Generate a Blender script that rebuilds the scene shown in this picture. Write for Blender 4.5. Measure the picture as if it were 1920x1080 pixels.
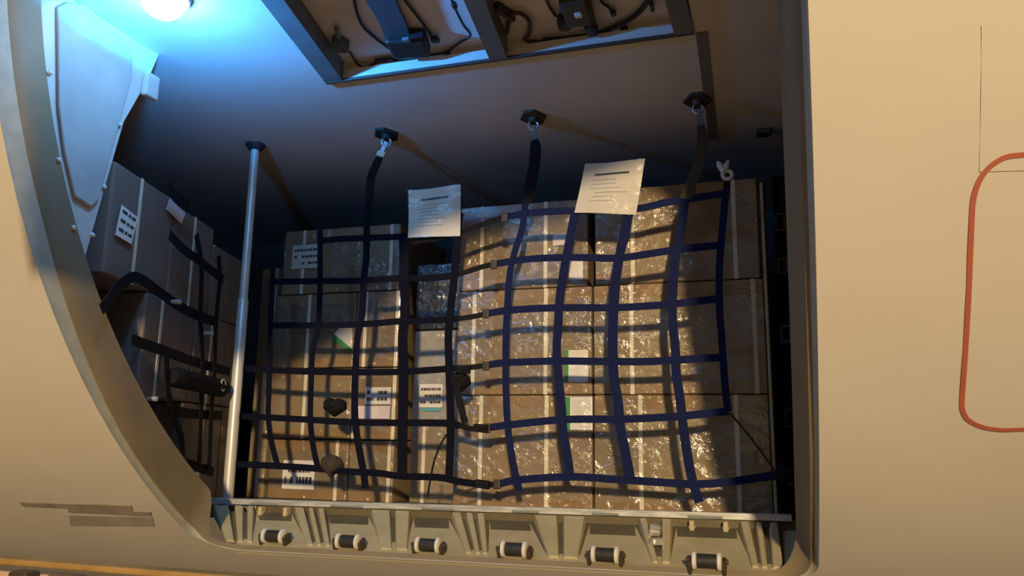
import bpy, bmesh, math, random
from mathutils import Vector, Matrix
random.seed(7)
S = bpy.context.scene
for o in list(bpy.data.objects): bpy.data.objects.remove(o)
COL = S.collection

# ------------------------------------------------------------------ camera
F, YAW, PITCH, ROLL, HC = 1509.037, 0.31188, 0.19085, 0.01492, 0.18431
H, D = 1.25, 2.409                       # ceiling height, depth of the net
ZC, R, YC, T = 1.54339, 1.96643, 3.10542, 0.122   # hull axis height, radius, depth; frame depth
XL, XR = -1.6056, 0.0828                 # door jambs
FW = Vector((-math.sin(YAW)*math.cos(PITCH), math.cos(YAW)*math.cos(PITCH), math.sin(PITCH)))
RT0 = Vector((math.cos(YAW), math.sin(YAW), 0)); UP0 = RT0.cross(FW)
RT = RT0*math.cos(ROLL) + UP0*math.sin(ROLL); UP = -RT0*math.sin(ROLL) + UP0*math.cos(ROLL)
CAM = Vector((0, 0, HC))
cd = bpy.data.cameras.new('camera'); cam = bpy.data.objects.new('camera', cd); COL.objects.link(cam)
cd.sensor_width = 36; cd.lens = 36*F/1920; cd.clip_start = .02; cd.clip_end = 200
cam.matrix_world = Matrix(((RT.x, UP.x, -FW.x, CAM.x), (RT.y, UP.y, -FW.y, CAM.y), (RT.z, UP.z, -FW.z, CAM.z), (0, 0, 0, 1)))
S.camera = cam

# ------------------------------------------------------------------ light
S.view_settings.view_transform = 'Standard'; S.view_settings.look = 'None'
S.view_settings.gamma = 1; S.view_settings.use_curve_mapping = False
S.view_settings.exposure = 0.0
w = bpy.data.worlds.new('night'); S.world = w; w.use_nodes = True
w.node_tree.nodes['Background'].inputs[0].default_value = (1.0, .70, .40, 1)
w.node_tree.nodes['Background'].inputs[1].default_value = 0.13
def lamp(name, kind, loc, target, energy, color, **kw):
    l = bpy.data.lights.new(name, kind); l.energy = energy; l.color = color
    for k, v in kw.items(): setattr(l, k, v)
    o = bpy.data.objects.new(name, l); COL.objects.link(o); o.location = loc
    o.rotation_euler = (Vector(target)-Vector(loc)).to_track_quat('-Z', 'Y').to_euler()
    return o
AZ, EL = math.radians(14), math.radians(12)
DIRL = Vector((math.sin(AZ)*math.cos(EL), -math.cos(AZ)*math.cos(EL), math.sin(EL)))
TGT = Vector((-.05, 2.0, .35))
lamp('apron_floodlight', 'SPOT', TGT+DIRL*12, TGT, 5400, (1.0, .74, .42),
     spot_size=math.radians(40), spot_blend=.6, shadow_soft_size=.24)

# ------------------------------------------------------------------ materials
def mat(name, col, rough=.6, metal=0, noise=0, scale=20, bump=0, bscale=60, spec=.4, coat=0, col2=None, stretch=None):
    m = bpy.data.materials.new(name); m.use_nodes = True
    nt = m.node_tree; b = nt.nodes['Principled BSDF']
    b.inputs['Base Color'].default_value = (*col, 1); b.inputs['Roughness'].default_value = rough
    b.inputs['Metallic'].default_value = metal; b.inputs['Specular IOR Level'].default_value = spec
    b.inputs['Coat Weight'].default_value = coat
    tc = nt.nodes.new('ShaderNodeTexCoord'); mp = nt.nodes.new('ShaderNodeMapping')
    nt.links.new(tc.outputs['Object'], mp.inputs[0])
    if stretch: mp.inputs['Scale'].default_value = stretch
    if noise:
        n = nt.nodes.new('ShaderNodeTexNoise'); n.inputs['Scale'].default_value = scale; n.inputs['Detail'].default_value = 4
        nt.links.new(mp.outputs[0], n.inputs['Vector'])
        r = nt.nodes.new('ShaderNodeValToRGB')
        c2 = col2 or tuple(c*(1-noise) for c in col); r.color_ramp.elements[0].color = (*c2, 1)
        r.color_ramp.elements[1].color = (*col, 1); r.color_ramp.elements[0].position = .35; r.color_ramp.elements[1].position = .65
        nt.links.new(n.outputs[0], r.inputs[0]); nt.links.new(r.outputs[0], b.inputs['Base Color'])
    if bump:
        n2 = nt.nodes.new('ShaderNodeTexNoise'); n2.inputs['Scale'].default_value = bscale; n2.inputs['Detail'].default_value = 3
        nt.links.new(mp.outputs[0], n2.inputs['Vector'])
        bp = nt.nodes.new('ShaderNodeBump'); bp.inputs['Strength'].default_value = bump; bp.inputs['Distance'].default_value = .01
        nt.links.new(n2.outputs[0], bp.inputs['Height']); nt.links.new(bp.outputs[0], b.inputs['Normal'])
    return m
def film_mat(name, tint, gloss, scale, haze=.0):
    m = bpy.data.materials.new(name); m.use_nodes = True; nt = m.node_tree; nt.nodes.clear()
    out = nt.nodes.new('ShaderNodeOutputMaterial'); tr = nt.nodes.new('ShaderNodeBsdfTransparent'); tr.inputs[0].default_value = (*tint, 1)
    gl = nt.nodes.new('ShaderNodeBsdfGlossy'); gl.inputs['Roughness'].default_value = .15; gl.inputs[0].default_value = (1, 1, 1, 1)
    mx = nt.nodes.new('ShaderNodeMixShader')
    tc = nt.nodes.new('ShaderNodeTexCoord'); mp = nt.nodes.new('ShaderNodeMapping'); nt.links.new(tc.outputs['Object'], mp.inputs[0])
    mp.inputs['Scale'].default_value = (1, 1, 1.7)
    n = nt.nodes.new('ShaderNodeTexNoise'); n.inputs['Scale'].default_value = scale; n.inputs['Detail'].default_value = 5; n.inputs['Distortion'].default_value = 1.2
    nt.links.new(mp.outputs[0], n.inputs['Vector'])
    bp = nt.nodes.new('ShaderNodeBump'); bp.inputs['Strength'].default_value = .9; bp.inputs['Distance'].default_value = .012
    nt.links.new(n.outputs[0], bp.inputs['Height']); nt.links.new(bp.outputs[0], gl.inputs['Normal'])
    n3 = nt.nodes.new('ShaderNodeTexNoise'); n3.inputs['Scale'].default_value = 7; nt.links.new(tc.outputs['Object'], n3.inputs['Vector'])
    mr = nt.nodes.new('ShaderNodeMapRange'); mr.inputs[1].default_value = .4; mr.inputs[2].default_value = .7; mr.inputs[3].default_value = gloss*.4; mr.inputs[4].default_value = gloss*1.6
    nt.links.new(n3.outputs[0], mr.inputs[0]); nt.links.new(mr.outputs[0], mx.inputs[0])
    nt.links.new(tr.outputs[0], mx.inputs[1]); nt.links.new(gl.outputs[0], mx.inputs[2])
    nt.links.new(mx.outputs[0], out.inputs[0])
    return m
def emis(name, col, s):
    m = bpy.data.materials.new(name); m.use_nodes = True; nt = m.node_tree; nt.nodes.clear()
    o = nt.nodes.new('ShaderNodeOutputMaterial'); e = nt.nodes.new('ShaderNodeEmission'); e.inputs[0].default_value = (*col, 1); e.inputs[1].default_value = s
    nt.links.new(e.outputs[0], o.inputs[0]); return m
M = dict(
    skin=mat('white_skin_paint', (.66, .62, .56), .5, noise=.05, scale=3, spec=.25),
    jamb=mat('tan_primer', (.25, .20, .125), .55, noise=.12, scale=9, spec=.3),
    seal=mat('grey_green_seal', (.44, .44, .36), .5, noise=.15, scale=25),
    red=mat('red_paint', (.46, .125, .075), .55),
    liner=mat('grey_liner', (.74, .69, .61), .55, noise=.1, scale=4, spec=.3),
    board=mat('pale_board', (.80, .73, .68), .6, noise=.15, scale=6),
    rail=mat('dark_grey_rail', (.17, .18, .17), .5, noise=.2, scale=10),
    panel=mat('side_panel_paint', (.60, .62, .62), .4, noise=.08, scale=6),
    plate=mat('side_plate_paint', (.47, .50, .51), .4, noise=.15, scale=9),
    steel=mat('brushed_steel', (.75, .74, .70), .35, .6, noise=.1, scale=30),
    alu=mat('worn_aluminium', (.70, .71, .69), .42, .35, noise=.35, scale=14, stretch=(1, 6, 6)),
    sill_shade=mat('sill_shade_brown', (.15, .125, .075), .6, noise=.2, scale=14),  # dark brown that carries the shade under the sill bar
    sill=mat('cream_primer', (.57, .49, .285), .5, noise=.15, scale=14),
    dark=mat('black_fitting', (.025, .024, .023), .5),
    brown=mat('dark_brown_fitting', (.06, .045, .03), .5),
    rubber=mat('black_rubber', (.035, .035, .036), .55, noise=.3, scale=40),
    white=mat('white_nylon', (.72, .70, .64), .45),
    floor=mat('hold_floor', (.28, .27, .25), .5, noise=.3, scale=12),
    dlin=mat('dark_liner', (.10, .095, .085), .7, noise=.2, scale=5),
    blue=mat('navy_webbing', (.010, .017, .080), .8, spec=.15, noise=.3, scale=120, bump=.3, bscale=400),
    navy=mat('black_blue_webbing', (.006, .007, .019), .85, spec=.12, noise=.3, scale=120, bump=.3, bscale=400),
    knotbrown=mat('brown_webbing', (.060, .045, .036), .8, noise=.3, scale=60),
    black=mat('black_webbing', (.013, .013, .016), .85, spec=.15, noise=.2, scale=80),
    pole=mat('satin_pole', (.74, .70, .63), .38, .25, noise=.08, scale=25),
    paper=mat('white_paper', (.80, .75, .62), .6, noise=.06, scale=14, bump=.15, bscale=18),
    label=mat('label_paper', (.90, .87, .83), .5),
    pink=mat('pale_pink_label', (.86, .74, .76), .55),
    ink=mat('dark_ink', (.07, .06, .06), .7),
    green=mat('green_print', (.05, .30, .08), .6),
    cyan=mat('cyan_print', (.10, .42, .50), .5),
    band=mat('white_strapping', (.88, .81, .64), .4),
    shadecard=mat('shaded_cardboard', (.24, .19, .16), .65, noise=.15, scale=6),  # cardboard darkened, the side stack's shade put into its colour
    tape=mat('brown_tape', (.34, .22, .11), .3, coat=.4),
    bagblk=mat('black_film_bale', (.035, .037, .042), .25, bump=.8, bscale=28, spec=.6),
    bagwht=mat('pale_film_bale', (.42, .40, .36), .3, bump=.5, bscale=26, spec=.5),
    film=film_mat('stretch_film', (.96, .96, .95), .11, 22), bigfilm=film_mat('loose_stretch_film', (.96, .96, .95), .15, 15), thinfilm=film_mat('clear_sleeve', (.97, .97, .97), .02, 12),
    gold=mat('gold_tag', (.75, .66, .42), .4),
    orange=mat('orange_loader_paint', (.42, .26, .09), .5, noise=.3, scale=8),
    deck=mat('loader_belt', (.62, .45, .30), .6, noise=.2, scale=8),
    lens=emis('lamp_lens', (.55, .85, 1.0), 30),
)
def card(i):
    k = [(.30, .225, .135), (.33, .245, .145), (.27, .20, .12), (.35, .265, .155), (.25, .185, .115)][i % 5]
    return k
CARD = [mat('cardboard', card(i), .6, noise=.10, scale=5+i, spec=.35, coat=.15) for i in range(5)]

# ------------------------------------------------------------------ helpers
def ray(x, y): return FW + RT*((x-960)/F) - UP*((y-540)/F)
def atY(x, y, v): d = ray(x, y); return CAM + d*(v/d.y)
def atX(x, y, v): d = ray(x, y); return CAM + d*(v/d.x)
def atZ(x, y, v): d = ray(x, y); return CAM + d*((v-HC)/d.z)
def hull(X, a, r=R): return Vector((X, YC - r*math.cos(a), ZC + r*math.sin(a)))
def atHull(x, y, r=R):
    d = ray(x, y); a = d.y**2+d.z**2; b = -2*(d.y*YC+d.z*(ZC-HC)); c = YC**2+(ZC-HC)**2-r*r
    s = (-b-math.sqrt(max(0, b*b-4*a*c)))/2/a; return CAM + d*s
def tag(o, label=None, cat=None, group=None, kind=None):
    if label: o['label'] = label
    if cat: o['category'] = cat
    if group: o['group'] = group
    if kind: o['kind'] = kind
    return o
def empty(name, loc, label=None, cat=None, group=None):
    o = bpy.data.objects.new(name, None); o.empty_display_size = .05; o.location = loc; COL.objects.link(o)
    return tag(o, label, cat, group)
class MB:
    def __init__(s): s.bm = bmesh.new()
    def box(s, c, size, m=None, bev=0):
        b2 = bmesh.new(); bmesh.ops.create_cube(b2, size=1)
        for v in b2.verts: v.co = Vector((v.co.x*size[0], v.co.y*size[1], v.co.z*size[2]))
        if bev: bmesh.ops.bevel(b2, geom=list(b2.edges), offset=bev, segments=2, profile=.5, affect='EDGES')
        for v in b2.verts:
            v.co = (m @ v.co if m else v.co) + Vector(c)
        s._add(b2); return s
    def _add(s, b2):
        me = bpy.data.meshes.new('tmp'); b2.to_mesh(me); b2.free(); s.bm.from_mesh(me); bpy.data.meshes.remove(me)
    def hexa(s, p):          # 8 points: bottom ring 0-3, top ring 4-7
        v = [s.bm.verts.new(q) for q in p]
        for f in ((3, 2, 1, 0), (4, 5, 6, 7), (0, 1, 5, 4), (1, 2, 6, 5), (2, 3, 7, 6), (3, 0, 4, 7)): s.bm.faces.new([v[i] for i in f])
        return s
    def prism(s, pts, off):  # polygon extruded by a vector
        off = Vector(off); a = [s.bm.verts.new(p) for p in pts]; b = [s.bm.verts.new(Vector(p)+off) for p in pts]; n = len(pts)
        s.bm.faces.new(a[::-1]); s.bm.faces.new(b)
        for i in range(n): s.bm.faces.new((a[i], a[(i+1) % n], b[(i+1) % n], b[i]))
        return s
    def tube(s, pts, r, n=10, caps=True):
        pts = [Vector(p) for p in pts]; rs = r if isinstance(r, (list, tuple)) else [r]*len(pts); rings = []
        ref = None
        for i, p in enumerate(pts):
            t = (pts[min(i+1, len(pts)-1)]-pts[max(i-1, 0)])
            if t.length < 1e-9: t = Vector((0, 0, 1))
            t.normalize()
            if ref is None: ref = t.orthogonal().normalized()
            ref = (ref - t*ref.dot(t)).normalized(); bn = t.cross(ref)
            rings.append([s.bm.verts.new(p+(ref*math.cos(k*math.tau/n)+bn*math.sin(k*math.tau/n))*rs[i]) for k in range(n)])
        for a, b in zip(rings, rings[1:]):
            for k in range(n): s.bm.faces.new((a[k], a[(k+1) % n], b[(k+1) % n], b[k]))
        if caps: s.bm.faces.new(rings[0][::-1]); s.bm.faces.new(rings[-1])
        return s
    def ribbon(s, pts, w, th, nrm):   # flat strap, nrm = facing direction
        pts = [Vector(p) for p in pts]; ws = w if isinstance(w, (list, tuple)) else [w]*len(pts); nrm = Vector(nrm).normalized(); rings = []
        for i, p in enumerate(pts):
            t = (pts[min(i+1, len(pts)-1)]-pts[max(i-1, 0)]).normalized(); sd = t.cross(nrm).normalized()*ws[i]/2; n2 = nrm*th/2
            rings.append([s.bm.verts.new(q) for q in (p-sd-n2, p+sd-n2, p+sd+n2, p-sd+n2)])
        for a, b in zip(rings, rings[1:]):
            for k in range(4): s.bm.faces.new((a[k], a[(k+1) % 4], b[(k+1) % 4], b[k]))
        s.bm.faces.new(rings[0][::-1]); s.bm.faces.new(rings[-1]); return s
    def build(s, name, m, parent=None, smooth=False):
        bmesh.ops.recalc_face_normals(s.bm, faces=s.bm.faces)
        if parent is not None:
            off = Vector((0, 0, 0)); q = parent
            while q is not None: off += q.location; q = q.parent
            for v in s.bm.verts: v.co -= off
        me = bpy.data.meshes.new(name); s.bm.to_mesh(me); s.bm.free(); me.materials.append(m)
        if smooth:
            for p in me.polygons: p.use_smooth = True
            try: me.set_sharp_from_angle(angle=math.radians(35))
            except Exception: pass
        o = bpy.data.objects.new(name, me); COL.objects.link(o)
        if parent is not None: o.parent = parent
        return o
def curve(pts, n=6):          # Catmull-Rom through points
    P = [Vector(p) for p in pts]
    if len(P) < 3: return [P[0].lerp(P[-1], i/n) for i in range(n+1)]
    P = [P[0]*2-P[1]] + P + [P[-1]*2-P[-2]]; out = []
    for i in range(1, len(P)-2):
        a, b, c, d = P[i-1:i+3]
        for k in range(n):
            t = k/n; out.append(.5*((2*b)+(c-a)*t+(2*a-5*b+4*c-d)*t*t+(3*b-a-3*c+d)*t**3))
    out.append(P[-2]); return out
def struct(o): o['kind'] = 'structure'; return o

# ------------------------------------------------------------------ the hull side and the door frame
A_B, A_T = math.asin((-.122-ZC)/R), math.asin((1.26-ZC)/R)
def hole(n, ins_l=0, ins_r=0):   # rounded rectangle in (X, arc length)
    x0, x1 = XL+ins_l, XR-ins_r; s0, s1 = A_B*R, A_T*R; pts = []
    cs = [(x1, s0, .085, -90), (x1, s1, .12, 0), (x0, s1, .12, 90), (x0, s0, .13, 180)]
    cen = [(x1-.085, s0+.085), (x1-.12, s1-.12), (x0+.12, s1-.12), (x0+.13, s0+.13)]
    for i in range(4):
        r = cs[i][2]; cx, cy = cen[i]
        for k in range(n+1):
            a = math.radians(cs[i][3]+90*k/n); pts.append((cx+r*math.cos(a), cy+r*math.sin(a)))
        nx = cen[(i+1) % 4]; rn = cs[(i+1) % 4][2]; an = math.radians(cs[(i+1) % 4][3])
        a0 = pts[-1]; a1 = (nx[0]+rn*math.cos(an), nx[1]+rn*math.sin(an))
        for k in range(1, 16): pts.append((a0[0]+(a1[0]-a0[0])*k/16, a0[1]+(a1[1]-a0[1])*k/16))
    return pts
def tilt(p):                     # the lower frame rises slightly to the right
    X, s = p; k = max(0, 1-(s-A_B*R)/.5); return (X, s + k*.020*(X+.69))
NB = 10
hp = [tilt(p) for p in hole(NB)]
X0, X1, S0, S1 = -5.0, 3.2, math.radians(-84)*R, math.radians(48)*R
def outer(p):
    cx, cy = (XL+XR)/2, (A_B+A_T)*R/2; dx, dy = p[0]-cx, p[1]-cy
    k = 1e9
    if dx > 1e-6: k = min(k, (X1-cx)/dx)
    if dx < -1e-6: k = min(k, (X0-cx)/dx)
    if dy > 1e-6: k = min(k, (S1-cy)/dy)
    if dy < -1e-6: k = min(k, (S0-cy)/dy)
    return (cx+dx*k, cy+dy*k)
b = MB(); rings = []
for k in range(26):
    f = (k/25)**1.3
    rings.append([b.bm.verts.new(hull(p[0]+(outer(p)[0]-p[0])*f, (p[1]+(outer(p)[1]-p[1])*f)/R)) for p in hp])
n = len(hp)
for a, c in zip(rings, rings[1:]):
    for i in range(n): b.bm.faces.new((a[i], a[(i+1) % n], c[(i+1) % n], c[i]))
wall = struct(b.build('wall_front', M['skin'], smooth=True))
def frame_ring(ins_l, ins_r, dep):
    out = []
    for p in [tilt(q) for q in hole(NB, ins_l, ins_r)]:
        q = min(1, max(0, (p[1]-A_B*R-.01)/.14)); q = q*q*(3-2*q)
        q2 = max((XL+.036-p[0])/.034, (p[0]-(XR-.03))/.025); q2 = min(1, max(0, q2)); q = max(q, q2*q2*(3-2*q2))
        dd = dep
        if .02 < dep < .07: dd = dep*(.4+.6*min(1, max(0, (ZC+R*math.sin(p[1]/R)-.15)/.5)))
        out.append(hull(p[0], p[1]/R, R-dd*(.12+.88*q)))
    return out
def frame(name, m, lst):
    b = MB(); rr = [[b.bm.verts.new(v) for v in frame_ring(*q)] for q in lst]
    for a, c in zip(rr, rr[1:]):
        for i in range(n): b.bm.faces.new((a[i], a[(i+1) % n], c[(i+1) % n], c[i]))
    return struct(b.build(name, m, smooth=True))
frame('trim_1', M['seal'], [(0, 0, -.001), (-.001, .002, .004), (.000, .005, .014), (.002, .008, .050)])
frame('trim_2', M['jamb'], [(.002, .008, .050), (.004, .016, .056), (.004, .026, .09), (.001, .040, T), (.0, .042, T+.02)])

# unseen door leaf, added with its lower edge cut to shade the upper left cartons
b = MB()
b.prism([Vector(q) for q in ((-1.30, .60, .72), (-1.02, .60, .84), (-.75, .60, .98), (-.5, .60, 1.18), (-.2, .60, 1.24), (.04, .60, 1.30), (.25, .60, 1.35), (1.4, .60, 1.45), (1.4, .62, 2.9), (-1.30, .62, 2.9))], (0, .06, 0))
struct(b.build('shade_leaf', M['skin']))

# red painted outline, faint access panel and the scuffed step panel on the skin
L = [(1960, 287), (1920, 290), (1880, 297), (1845, 325), (1826, 370), (1821, 440), (1816, 560), (1809, 680), (1804, 750), (1806, 772), (1818, 789), (1845, 801), (1880, 806), (1920, 805), (1960, 806)]
lp = [atHull(x, y, R+.001) for x, y in L]
xm = .56
lp = lp + [Vector((2*xm-p.x, p.y, p.z)) for p in lp[::-1]]
cp = curve(lp+[lp[0]], 5)
b = MB()
rr = []
for i, p in enumerate(cp):
    t = (cp[(i+1) % len(cp)]-cp[i-1]).normalized(); nn = Vector((0, p.y-YC, p.z-ZC)).normalized(); sd = t.cross(nn).normalized()*.0040
    rr.append([b.bm.verts.new(q) for q in (p-sd, p+sd, p+sd+nn*.0008, p-sd+nn*.0008)])
for a, c in zip(rr, rr[1:]):
    for k in range(4): b.bm.faces.new((a[k], a[(k+1) % 4], c[(k+1) % 4], c[k]))
tag(b.build('painted_outline', M['red'], wall), 'red painted rounded rectangle outline')
def skin_patch(name, quad, h, m, label):
    b = MB(); nu, nv = 12, 12; g = []; q = [atHull(x, y) for x, y in quad]
    uv = [(p.x, math.asin((p.z-ZC)/R)) for p in q]
    for layer in (0.0005, h):
        for j in range(nv+1):
            for i in range(nu+1):
                u, v = i/nu, j/nv
                X = (uv[0][0]*(1-u)+uv[1][0]*u)*(1-v)+(uv[3][0]*(1-u)+uv[2][0]*u)*v
                a = (uv[0][1]*(1-u)+uv[1][1]*u)*(1-v)+(uv[3][1]*(1-u)+uv[2][1]*u)*v
                g.append(b.bm.verts.new(hull(X, a, R+layer)))
    N = (nu+1)*(nv+1)
    idx = lambda l, i, j: g[l*N+j*(nu+1)+i]
    for l in (0, 1):
        for j in range(nv):
            for i in range(nu): b.bm.faces.new((idx(l, i, j), idx(l, i+1, j), idx(l, i+1, j+1), idx(l, i, j+1)))
    for i in range(nu):
        for j in (0, nv): b.bm.faces.new((idx(0, i, j), idx(0, i+1, j), idx(1, i+1, j), idx(1, i, j)))
    for j in range(nv):
        for i in (0, nu): b.bm.faces.new((idx(0, i, j), idx(0, i, j+1), idx(1, i, j+1), idx(1, i, j)))
    return tag(b.build(name, m, wall), label)
scuff = mat('scuffed_skin', (.36, .31, .26), .6, noise=.3, scale=12)
skin_patch('access_panel', [(1840, 46), (1990, 28), (1990, 318), (1836, 322)], .0003, M['skin'], 'flush access panel')
skin_patch('drain_slot', [(38, 941), (246, 947), (250, 957), (44, 948)], .003, scuff, 'dark slotted strip')
skin_patch('drain_slot', [(128, 951), (283, 959), (284, 966), (130, 959)], .003, scuff, 'dark slotted strip')
skin_patch('scuff_plate', [(130, 966), (286, 969), (290, 986), (132, 985)], .0015, mat('greyed_skin', (.42, .37, .34), .6, noise=.2, scale=9), 'greyish worn plate')

# ------------------------------------------------------------------ hold: floor, ceiling, walls
XA, XB, YB = -3.4, 1.4, 3.75
ZF = -.032                               # hold floor, just under the top of the sill bar
b = MB(); b.box(((XA+XB)/2, (2.34+YB)/2, ZF-.02), (XB-XA, YB-2.34, .04)); struct(b.build('floor', M['floor']))
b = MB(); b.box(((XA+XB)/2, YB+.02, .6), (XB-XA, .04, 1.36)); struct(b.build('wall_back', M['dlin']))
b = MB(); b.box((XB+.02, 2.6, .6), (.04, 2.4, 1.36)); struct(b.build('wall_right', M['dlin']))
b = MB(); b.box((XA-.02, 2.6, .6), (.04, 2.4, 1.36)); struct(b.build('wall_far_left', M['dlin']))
# ceiling with the two open bays
c_l0, c_l1 = atZ(610, 152, H), atZ(492, 0, H)
bx0, bx1, by1, by0 = c_l0.x, atZ(1302, 62, H).x, 1.985, 1.33
skew = (c_l1.x-c_l0.x)/(c_l1.y-c_l0.y)
bxn = bx0 + skew*(by0-by1)
yc0 = 1.20
b = MB()
def slab(pts): b.prism([Vector((x, y, H)) for x, y in pts], (0, 0, .03))
slab([(XA, yc0), (bxn, yc0), (bxn, by0), (bx0, by1), (XA, by1)])
slab([(bxn, yc0), (bx1, yc0), (bx1, by0), (bxn, by0)])
slab([(bx1, yc0), (XB, yc0), (XB, by1), (bx1, by1)])
slab([(XA, by1), (XB, by1), (XB, YB), (XA, YB)])
ceil = struct(b.build('ceiling', M['liner']))
HB = H+.055
b = MB(); b.box(((bx0+bx1)/2, (by0+by1)/2, HB+.012), (bx1-bx0+.35, by1-by0+.1, .02)); b.build('bay_board', M['board'], ceil)
b = MB()
def beam(x0, x1, y0, y1, sk0, sk1, z0=H-.006, z1=HB):
    a = lambda x, y, sk: Vector((x+sk*(y-by1), y, 0))
    q = [a(x0, y0, sk0), a(x1, y0, sk1), a(x1, y1, sk1), a(x0, y1, sk0)]
    b.hexa([Vector((p.x, p.y, z0)) for p in q]+[Vector((p.x, p.y, z1)) for p in q])
beam(bx0, bx0+.058, by0, by1, skew, skew); b.build('bay_rail', M['rail'], ceil)
dx0, dx1 = atZ(915, 105, H).x, atZ(950, 104, H).x; sk = (atZ(868, 0, H).x-atZ(914, 105, H).x)/(atZ(868, 0, H).y-atZ(914, 105, H).y)
b = MB(); beam(dx0, dx1, by0, by1, sk, sk); b.build('bay_divider', M['rail'], ceil)
b = MB(); beam(bx1-.05, bx1, by0, by1, .02, .02); b.build('bay_rail', M['rail'], ceil)
b = MB(); b.box(((bx0+bx1)/2, by1+.004, H-.003), (bx1-bx0, .010, .008)); b.build('bay_edge_strip', mat('dark_edge', (.09, .06, .05), .6), ceil)
q0, q1 = atZ(1310, 60, H), atZ(1334, 260, H)
b = MB(); b.prism([q0+Vector((-.008, 0, -.004)), q0+Vector((.022, 0, -.004)), q1+Vector((.022, 0, -.004)), q1+Vector((-.008, 0, -.004))], (0, 0, .006))
struct(b.build('trim_3', mat('rail_taupe', (.20, .17, .14), .55)))

# side panel by the left jamb, lit by the lamp
b = MB(); xs = XL-.002
ed = []
for k in range(9):
    z = .60+(1.249-.60)*k/8; ed.append(Vector((xs, YC-math.sqrt((R-T)**2-(z-ZC)**2)-.005, z)))
pts = ed + [Vector((xs, 1.70, 1.249)), atX(278, 148, xs), atX(232, 228, xs), atX(196, 352, xs), atX(160, 480, xs)]
b.prism(pts, (-.006, 0, 0)); side = struct(b.build('wall_left', M['panel']))
b = MB(); b.prism([atX(x, y, xs+.001) for x, y in ((104, 14), (122, 5), (158, 8), (246, 96), (243, 150), (218, 240), (182, 375), (168, 389), (136, 369), (116, 280), (106, 200))], (.008, 0, 0))
pl_ = b.build('raised_plate', M['plate'], side)
bv = pl_.modifiers.new('bevel', 'BEVEL'); bv.width = .004; bv.segments = 2
for x, y in ((222, 234), (194, 351), (172, 441), (92, 137), (108, 300), (136, 427)):
    p = atX(x, y, xs); b = MB(); b.tube([p, p+Vector((.005, 0, 0)), p+Vector((.008, 0, 0))], [.0065, .006, .003], 12); b.build('bolt', M['white'], side, True)
p = atX(282, 160, xs); b = MB(); b.box((xs+.012, p.y-.012, p.z-.01), (.02, .05, .07), bev=.006); b.build('corner_bracket', M['panel'], side)

# ceiling lamp
ZB = 1.215
lc_ = atZ(305, 16, ZB); p = Vector((lc_.x, lc_.y, H))
lt = empty('ceiling_lamp', p, 'glaring blue-white lamp on the ceiling by the left door jamb', 'lamp')
b = MB(); b.tube([p+Vector((0, 0, -.0005)), p+Vector((0, 0, -.012))], [.064, .060], 28); b.build('base', M['panel'], lt, True)
b = MB(); q = [(lc_+Vector((0, 0, .024)), .046)]
for k in range(9):
    a = k/8*math.pi/2; q.append((lc_+Vector((0, 0, .020-.044*math.sin(a))), .050*math.cos(a)+.001))
b.tube([x for x, _ in q], [r for _, r in q], 28); b.build('lens', M['lens'], lt, True)
def smooth_falloff(o, s_):
    o.data.use_nodes = True; nt = o.data.node_tree; em = nt.nodes['Emission']; f = nt.nodes.new('ShaderNodeLightFalloff')
    f.inputs['Strength'].default_value = 1.0; f.inputs['Smooth'].default_value = s_; nt.links.new(f.outputs['Quadratic'], em.inputs['Strength'])
bl = lamp('lamp_light', 'POINT', (0, 0, 0), (0, 0, -1), 5.5, (.04, .38, 1.0), shadow_soft_size=.015)
b2 = lamp('lamp_beam', 'SPOT', (0, 0, 0), (.0, .05, 1), 78.0, (.03, .31, 1.0), spot_size=math.radians(180), spot_blend=.22, shadow_soft_size=.015)
for o in (bl, b2): o.parent = lt; o.location = (.0, .0, ZB-H-.052); smooth_falloff(o, .16)

# cables and equipment in the ceiling bays
def bay(px, dz=.0): 
    return atZ(px[0], px[1], HB-.004-dz)
eq = empty('cable_harness', bay((760, 60)), 'bundle of dark cables and connectors in the left ceiling bay', 'cables')
def cable(pts, r, par, m='dark', dz=.004, nm='cable'):
    b = MB(); b.tube(curve([bay(q, dz) for q in pts], 6), r, 8); return b.build(nm, M[m], par, True)
cable([(664, -40), (666, 10), (680, 48), (705, 72), (732, 92)], .0042, eq)
cable([(735, -30), (765, 8), (790, 40), (812, 72)], .0042, eq)
cable([(835, -35), (850, 8), (868, 45), (882, 66), (862, 80), (834, 98), (800, 104), (765, 110), (712, 116), (688, 125), (672, 122), (656, 98)], .0036, eq)
b = MB(); b.ribbon(curve([bay(q, .012) for q in ((690, -50), (715, 0), (738, 45), (752, 88))], 6), [.075]*8+[.07]*11, .012, (0, 0, -1)); b.build('duct', mat('charcoal_duct', (.07, .07, .08), .5), eq)
b = MB(); c = bay((766, 82), .02); b.box(c, (.11, .095, .045), Matrix.Rotation(.25, 3, 'Z'), .008); b.build('junction_unit', M['dark'], eq)
b = MB(); c = bay((762, 74), .040); b.box(c, (.022, .016, .010), bev=.003); b.build('latch', M['rail'], eq)
b = MB(); c = bay((638, 84), .012); b.prism([c+Vector((.026*math.cos(k*math.pi/3+.2), .034*math.sin(k*math.pi/3+.2), -.01)) for k in range(6)], (0, 0, .02)); b.build('connector', mat('slate_connector', (.09, .10, .12), .5), eq)
b = MB(); c = bay((630, 52), .012); b.tube([c, bay((635, 70), .012)], .007, 8); b.build('plug', M['rail'], eq, True)
b = MB(); c = bay((816, 74), .010); b.box(c, (.022, .022, .016), bev=.004); b.build('clip', M['dark'], eq)
b = MB(); c = bay((838, 100), .010); b.box(c, (.020, .014, .016), bev=.004); b.build('clip', M['dark'], eq)
b = MB(); c = bay((852, 10), .010); b.box(c, (.012, .02, .014), bev=.003); b.build('clip', M['dark'], eq)
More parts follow.
